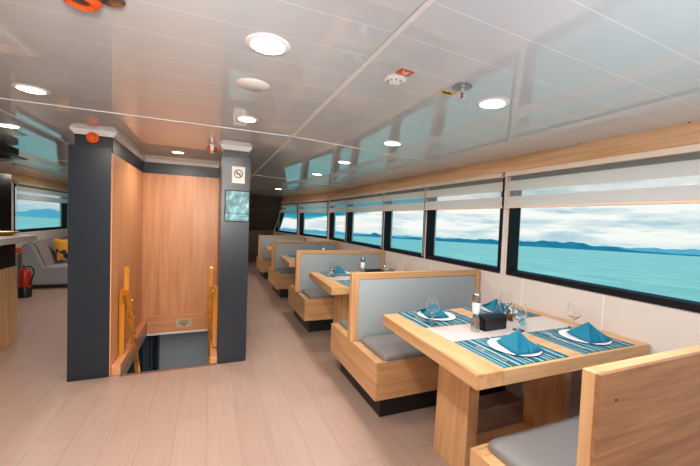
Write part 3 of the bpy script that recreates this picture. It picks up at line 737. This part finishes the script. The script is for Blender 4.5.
mill(0, 1.505, 1.584, 'tall steel and glass grinder standing on the nearest table')
box(0, 1.645, 1.60, 'black leather condiment box in the middle of the nearest table')
cruet(0, 1.845, 1.735, 'oil', 'small glass cruet with yellow-green liquid on the nearest table')
cruet(0, 1.915, 1.70, 'vin', 'small glass cruet with amber liquid on the nearest table')
b = MB(); b.box(-.04, .04, -.006, .006, 0, .05, .003); bmesh.ops.rotate(b.bm, verts=b.bm.verts, cent=(0, 0, 0), matrix=Matrix.Rotation(-.25, 3, 'X'))
tag(b.build('paper_packet', M['cyan'], loc=(1.925, 1.60, ZT+.003), rz=.35), 'pale cyan paper packet leaning behind the middle goblet on the nearest table', 'packet')
# second table
setting(1, 'aisle', 'near', full=True); setting(1, 'aisle', 'far', full=True); setting(1, 'window', 'near', full=False); setting(1, 'window', 'far', full=False)
gob(1, 1.30, 1.72, 'stemmed goblet beside the aisle-side napkin on the second table')
gob(1, 2.19, 1.55, 'stemmed goblet at the window end of the second table')
gob(1, 2.02, 1.62, 'stemmed goblet left of the window-end goblet on the second table')
mill(1, 1.62, 1.60, 'steel and glass grinder standing on the second table')
box(1, 1.77, 1.61, 'black condiment box in the middle of the second table')
cruet(1, 1.92, 1.63, 'oil', 'small glass cruet with yellow-green liquid on the second table')
# third table
setting(2, 'aisle', 'far', full=False); setting(2, 'aisle', 'near', full=False)
gob(2, 1.50, 1.62, 'stemmed goblet at the aisle end of the third table')
gob(2, 2.08, 1.62, 'stemmed goblet left of the other one near the window on the third table')
gob(2, 2.17, 1.57, 'stemmed goblet closest to the window on the third table')
mill(2, 1.76, 1.60, 'steel and glass grinder standing on the third table')
box(2, 1.90, 1.63, 'black condiment box on the third table')
gob(3, 1.62, 1.60, 'stemmed goblet on the farthest table, left one')
gob(3, 1.76, 1.62, 'stemmed goblet on the farthest table, right one')

# ------------------------------------------------------------------ left side: bar, sofa, extinguisher
t = thing('bar_counter', 'wooden bar counter with dark upper panel and pale top at the left edge', 'counter', (-1.875, 4.57, 0))
MB().box(-.75, 0, -4.5, 0, 0, .80, .006).build('base', M['oakZ'], t)
MB().box(-.72, -.008, -4.5, -.008, .80, 1.06).build('upper_panel', M['blackg'], t)
MB().box(-.80, .145, -4.55, .05, 1.06, 1.125, .006).build('worktop', M['counter'], t)
t = thing('bar_canopy', 'black overhead bar canopy with thin shelf under the ceiling at the left edge', 'canopy', (-1.86, 4.57, 1.9))
MB().box(-.75, 0, -4.5, 0, .045, .115, .003).build('box', M['blackg'], t)
MB().box(-.75, .07, -4.5, .0, .005, .02, .002).build('shelf', M['blackg'], t)
MB().box(-.75, -.1, -4.5, -.06, .02, .045).build('spacer', M['black'], t)
t = thing('cabinet', 'tall black cabinet behind the bar at the left edge', 'cabinet', (-2.93, 6.5, 0))
MB().box(-.16, .18, -.3, .05, 0, 1.9, .006).build('body', M['blackg'], t)
MB().box(-.15, .17, -.312, -.3, .05, 1.88, .003).build('door', M['black'], t)
t = thing('serving_dish', 'gold patterned dish on the bar worktop at the left edge', 'dish', (-1.90, 4.40, 1.125))
MB().lathe([(0, 0), (.05, 0), (.06, .008), (.105, .035), (.11, .04), (.10, .04), (.055, .014), (0, .012)], 30).build('bowl', M['gold'], t, smooth=True)
t = thing('flower', 'small orange flower fixed to the end of the bar front', 'flower', (-1.872, 4.575, .96))
b = MB()
for k in range(6):
    a = 2*PI*k/6; b.lathe([(0, -.012), (.012, -.006), (.016, 0), (.012, .006), (0, .012)], 10, c=(.022*math.cos(a), .012, .022*math.sin(a)))
b.build('petals', M['orangel'], t, smooth=True)
MB().lathe([(0, -.012), (.01, -.006), (.012, 0), (.01, .006), (0, .012)], 10, c=(0, .02, 0)).build('centre', M['gold'], t, smooth=True)
# sofa along the left hull, near end profile faces the viewer
t = thing('sofa', 'grey upholstered sofa along the left hull under the window', 'sofa', (-3.08, 7.53, 0))
Y1 = 2.3
MB().box(.10, .80, .03, Y1, 0, .06).build('plinth', M['kick'], t)
q = MB(); q.prism([(.05, .06), (.86, .06), (.87, .33), (.82, .40), (.30, .37), (.05, .37)], lambda x, z, h: (x, h, z), 0, Y1)
bmesh.ops.bevel(q.bm, geom=list(q.bm.edges), offset=.025, segments=3, affect='EDGES'); q.build('seat', M['sofa'], t, smooth=True)
q = MB(); q.prism([(.04, .34), (.36, .34), (.21, .74), (.17, .80), (.07, .80), (.04, .74)], lambda x, z, h: (x, h, z), .004, .07)
bmesh.ops.bevel(q.bm, geom=list(q.bm.edges), offset=.018, segments=3, affect='EDGES'); q.build('end_panel', M['sofa'], t, smooth=True)
q = MB(); q.prism([(.04, .34), (.37, .34), (.225, .74), (.18, .81), (.07, .81), (.04, .75)], lambda x, z, h: (x, h, z), .07, Y1)
bmesh.ops.bevel(q.bm, geom=list(q.bm.edges), offset=.025, segments=3, affect='EDGES'); q.build('backrest', M['sofab'], t, smooth=True)
q = MB()
n = 12
g = {}
for sgn in (-1, 1):
    for i in range(n+1):
        for j in range(n+1):
            u, v = i/n*2-1, j/n*2-1
            e = max(0, (1-u**4)*(1-v**4))**.5
            k = 1-.06*(1-abs(u))*abs(v)-.0
            g[sgn, i, j] = q.bm.verts.new((sgn*.075*e, u*.22*(1-.07*(1-v*v)), v*.22*(1-.07*(1-u*u))))
    for i in range(n):
        for j in range(n): q.bm.faces.new([g[sgn, i, j], g[sgn, i+1, j], g[sgn, i+1, j+1], g[sgn, i, j+1]])
bmesh.ops.remove_doubles(q.bm, verts=q.bm.verts, dist=.0005)
o = q.build('throw_pillow', M['pillow'], loc=(-2.58, 8.16, .65), smooth=True); o.rotation_euler = (0, -.33, -.75)
tag(o, 'mustard yellow pillow with black print leaning on the grey sofa', 'pillow')
t = thing('fire_extinguisher', 'red fire extinguisher in a black stand on the floor between bar and sofa', 'fire extinguisher', (-2.714, 6.85, 0))
MB().lathe([(0, 0), (.082, 0), (.084, .01), (.084, .16), (.078, .17), (.0, .17)], 28).build('stand', M['kick'], t, smooth=True)
MB().lathe([(0, .17), (.072, .17), (.074, .19), (.074, .38), (.06, .43), (.03, .45), (.022, .47), (0, .47)], 28).build('cylinder', M['red'], t, smooth=True)
b = MB(); b.box(-.02, .02, -.02, .02, .47, .50, .003); b.tube([(0, 0, .50), (-.06, 0, .52), (-.11, 0, .525)], .008, 8); b.tube([(0, 0, .49), (-.05, 0, .495), (-.1, 0, .49)], .006, 8)
b.build('valve', M['steel'], t)
MB().tube([(.02, 0, .485), (.07, 0, .49), (.11, -.01, .44), (.115, -.02, .36), (.09, -.03, .28), (.08, -.03, .2)], .010, 8).build('hose', M['black'], t, smooth=True)

# ------------------------------------------------------------------ outside: sea and far hills (the boat lists slightly)
TA, TB = .036, .031
def seaz(x, y): return -4.0-TA*x-TB*y
b = MB(); n = 30
ext = [-9000, -2000, -500, -150, -60, -20, 0, 20, 60, 150, 500, 2000, 9000]
gv = {(i, j): b.bm.verts.new((x, y, seaz(x, y))) for i, x in enumerate(ext) for j, y in enumerate(ext)}
for i in range(len(ext)-1):
    for j in range(len(ext)-1): b.bm.faces.new([gv[i, j], gv[i+1, j], gv[i+1, j+1], gv[i, j+1]])
o = b.build('sea', M['sea']); struct(o)
def hills(name, dist, table, mat, label, seed, width=500):
    rg = random.Random(seed); b = MB(); rows = []
    a0, a1 = table[0][0], table[-1][0]; n = int((a1-a0)/.006)
    ph = [rg.uniform(0, 6) for _ in range(5)]
    for i in range(n+1):
        a = a0+(a1-a0)*i/n
        for (p, hp), (q, hq) in zip(table, table[1:]):
            if p <= a <= q: f = (a-p)/(q-p); f = f*f*(3-2*f); h = hp+(hq-hp)*f; break
        h *= 1+.10*math.sin(a*90+ph[0])+.07*math.sin(a*210+ph[1])+.05*math.sin(a*37+ph[2])
        row = []
        for k, (dd, hh) in enumerate(((0, 0), (.25, .45), (.5, 1), (.8, .8), (1, 0))):
            D = dist+width*dd; x, y = D*math.sin(a), D*math.cos(a); row.append(b.bm.verts.new((x, y, seaz(x, y)-2+max(0, h)*hh)))
        rows.append(row)
    for r0, r1 in zip(rows, rows[1:]):
        for k in range(4): b.bm.faces.new([r0[k], r0[k+1], r1[k+1], r1[k]])
    o = b.build(name, mat, smooth=True); tag(o, label, 'hills'); return o
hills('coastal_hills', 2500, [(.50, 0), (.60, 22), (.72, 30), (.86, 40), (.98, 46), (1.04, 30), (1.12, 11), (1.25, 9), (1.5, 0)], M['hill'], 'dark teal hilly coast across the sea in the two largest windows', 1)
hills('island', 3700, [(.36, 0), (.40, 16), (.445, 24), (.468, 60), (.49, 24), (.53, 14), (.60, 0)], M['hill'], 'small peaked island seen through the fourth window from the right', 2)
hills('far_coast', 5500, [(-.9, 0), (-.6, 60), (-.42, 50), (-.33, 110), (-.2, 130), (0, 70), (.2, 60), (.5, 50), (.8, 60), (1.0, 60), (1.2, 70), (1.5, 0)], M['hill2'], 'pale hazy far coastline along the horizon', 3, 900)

# ------------------------------------------------------------------ sky
w = bpy.data.worlds.new('sky'); SC.world = w; w.use_nodes = True; nt = w.node_tree; nt.nodes.clear()
out = N(nt, 'ShaderNodeOutputWorld'); bg = N(nt, 'ShaderNodeBackground'); bg.inputs[1].default_value = .95
tc = N(nt, 'ShaderNodeTexCoord'); sp = N(nt, 'ShaderNodeSeparateXYZ'); L(nt, tc.outputs['Generated'], sp.inputs[0])
mp = N(nt, 'ShaderNodeMapping'); mp.inputs['Scale'].default_value = (1.6, 1.6, 11); L(nt, tc.outputs['Generated'], mp.inputs[0])
no = N(nt, 'ShaderNodeTexNoise'); no.inputs['Scale'].default_value = 3.6; no.inputs['Detail'].default_value = 6; no.inputs['Roughness'].default_value = .58; L(nt, mp.outputs[0], no.inputs[0])
def mth(op, a, bb, c=None):
    m = N(nt, 'ShaderNodeMath', operation=op)
    for i, v in enumerate((a, bb, c)):
        if v is None: continue
        if isinstance(v, (int, float)): m.inputs[i].default_value = v
        else: L(nt, v, m.inputs[i])
    return m.outputs[0]
X, Y_, Z = sp.outputs[0], sp.outputs[1], sp.outputs[2]
# clear sky: pale at the horizon, cyan above
cs = N(nt, 'ShaderNodeValToRGB'); r = cs.color_ramp; r.elements[0].position = 0; r.elements[0].color = s2l((118, 192, 204)); r.elements[1].position = .45; r.elements[1].color = s2l((20, 120, 180))
for ps, c in ((.035, (120, 196, 208)), (.075, (0, 152, 178)), (.25, (20, 146, 184))):
    e = r.elements.new(ps); e.color = s2l(c)
L(nt, mth('ADD', Z, .06), cs.inputs[0])
# clouds
cl = N(nt, 'ShaderNodeValToRGB'); r = cl.color_ramp; r.elements[0].position = .36; r.elements[0].color = s2l((168, 200, 212)); r.elements[1].position = .56; r.elements[1].color = s2l((247, 245, 240))
L(nt, no.outputs[0], cl.inputs[0])
sx = N(nt, 'ShaderNodeMapRange'); sx.inputs['From Min'].default_value = .2; sx.inputs['From Max'].default_value = .5; sx.inputs['To Min'].default_value = -.006; sx.inputs['To Max'].default_value = .042
L(nt, X, sx.inputs[0])
sx2 = N(nt, 'ShaderNodeMapRange', interpolation_type='SMOOTHSTEP'); sx2.inputs['From Min'].default_value = .54; sx2.inputs['From Max'].default_value = .70; sx2.inputs['To Max'].default_value = .12
L(nt, X, sx2.inputs[0])
sx3 = N(nt, 'ShaderNodeMapRange', interpolation_type='SMOOTHSTEP'); sx3.inputs['From Min'].default_value = .12; sx3.inputs['From Max'].default_value = -.1; sx3.inputs['To Min'].default_value = 0; sx3.inputs['To Max'].default_value = .2
L(nt, X, sx3.inputs[0])
th = mth('MULTIPLY_ADD', mth('SUBTRACT', no.outputs[0], .5), .10, mth('ADD', mth('ADD', sx.outputs[0], sx2.outputs[0]), sx3.outputs[0]))
dz = mth('SUBTRACT', th, Z)
cf = N(nt, 'ShaderNodeMapRange', interpolation_type='SMOOTHSTEP'); cf.inputs['From Min'].default_value = -.006; cf.inputs['From Max'].default_value = .008; L(nt, dz, cf.inputs[0])
# haze belt near the horizon weakens the cloud
hz = N(nt, 'ShaderNodeMapRange', interpolation_type='SMOOTHSTEP'); hz.inputs['From Min'].default_value = -.06; hz.inputs['From Max'].default_value = -.01; hz.inputs['To Min'].default_value = .35; L(nt, Z, hz.inputs[0])
# left side of the boat: only thin cloud
lf = N(nt, 'ShaderNodeMapRange', interpolation_type='SMOOTHSTEP'); lf.inputs['From Min'].default_value = -.1; lf.inputs['From Max'].default_value = .2; lf.inputs['To Min'].default_value = .6; L(nt, X, lf.inputs[0])
fac = mth('MULTIPLY', mth('MULTIPLY', cf.outputs[0], hz.outputs[0]), lf.outputs[0])
mx = N(nt, 'ShaderNodeMix', data_type='RGBA'); L(nt, fac, mx.inputs[0]); L(nt, cs.outputs[0], mx.inputs[6]); L(nt, cl.outputs[0], mx.inputs[7])
L(nt, mx.outputs[2], bg.inputs[0]); L(nt, bg.outputs[0], out.inputs[0])

# ------------------------------------------------------------------ lamps
sl = bpy.data.lights.new('sun', 'SUN'); sl.energy = 2.6; sl.angle = .05; sl.color = (1, .97, .93)
so = bpy.data.objects.new('sun', sl); COL.objects.link(so); so.rotation_euler = (math.radians(-14), math.radians(-8), 0); so.location = (0, 0, 30)
def area(name, loc, size, power, col=(1, 1, 1), rot=(0, 0, 0), shape='DISK', size_y=None):
    l = bpy.data.lights.new(name, 'AREA'); l.shape = shape; l.size = size; l.energy = power; l.color = col
    if size_y: l.size_y = size_y
    o = bpy.data.objects.new(name, l); COL.objects.link(o); o.location = loc; o.rotation_euler = rot; return o
for x, y, z, d, p, c in LAMPS: area('ceiling_or_fill_lamp', (x, y, z), d, p, c)
for x, y in ((.19, .25), (1.31, .3), (-.94, 1.3), (-.94, .2), (.19, -.9), (1.31, -.8), (-.94, -1.2)):
    area('ceiling_or_fill_lamp', (x, y, cz(x)-.01), .16, 10, (1, .98, .97))  # unseen fill, added along the downlight rows continued towards and behind the viewer
for x, y in ((-.3, 6.3), (-.3, 8.3), (-2.3, 5.6), (-2.2, 8.0)):
    area('ceiling_or_fill_lamp', (x, y, cz(x)-.01), .16, 9, (1, .9, .78))
sp_ = bpy.data.lights.new('flash_fill_spot', 'SPOT'); sp_.energy = 190; sp_.spot_size = math.radians(80); sp_.spot_blend = 1; sp_.shadow_soft_size = .15; sp_.color = (1, .94, .86)  # unseen flash-like spot near the viewer, added to brighten the stairwell wood
so = bpy.data.objects.new('flash_fill_spot', sp_); COL.objects.link(so); so.location = (-.05, -.2, 1.6)
so.rotation_euler = (Vector((-.3, 4.0, 1.15))-Vector(so.location)).to_track_quat('-Z', 'Y').to_euler()
area('bounce_fill_lamp', (.85, -.25, .95), .6, 19, (.82, .92, 1), (math.radians(180), 0, 0))  # unseen upward lamp added to whiten the ceiling like a bounced flash
area('lower_deck_fill', (-.3, 4.0, -.15), .3, 9, (1, .98, .95))  # unseen fill added under the deck to brighten the panel down the well

# ------------------------------------------------------------------ camera
f, yaw, pitch, roll, ch = 336.4863, .3913, .036, .0368, 1.3972
Fv = Vector((math.sin(yaw)*math.cos(pitch), math.cos(yaw)*math.cos(pitch), -math.sin(pitch)))
Rv = Vector((math.cos(yaw), -math.sin(yaw), 0)); Uv = Rv.cross(Fv)
R2 = Rv*math.cos(roll)+Uv*math.sin(roll); U2 = -Rv*math.sin(roll)+Uv*math.cos(roll)
cam = bpy.data.cameras.new('camera'); co = bpy.data.objects.new('camera', cam); COL.objects.link(co)
cam.sensor_fit = 'HORIZONTAL'; cam.sensor_width = 36; cam.lens = f/700*36; cam.clip_start = .05; cam.clip_end = 20000
mw = Matrix((R2, U2, -Fv)).transposed().to_4x4(); mw.translation = Vector((0, 0, ch)); co.matrix_world = mw
SC.camera = co
SC.view_settings.view_transform = 'Standard'; SC.view_settings.look = 'None'; SC.view_settings.exposure = .22; SC.view_settings.gamma = 1
SC.cycles.max_bounces = 10; SC.cycles.transparent_max_bounces = 16; SC.cycles.sample_clamp_indirect = 6; SC.cycles.caustics_refractive = False; SC.cycles.caustics_reflective = False
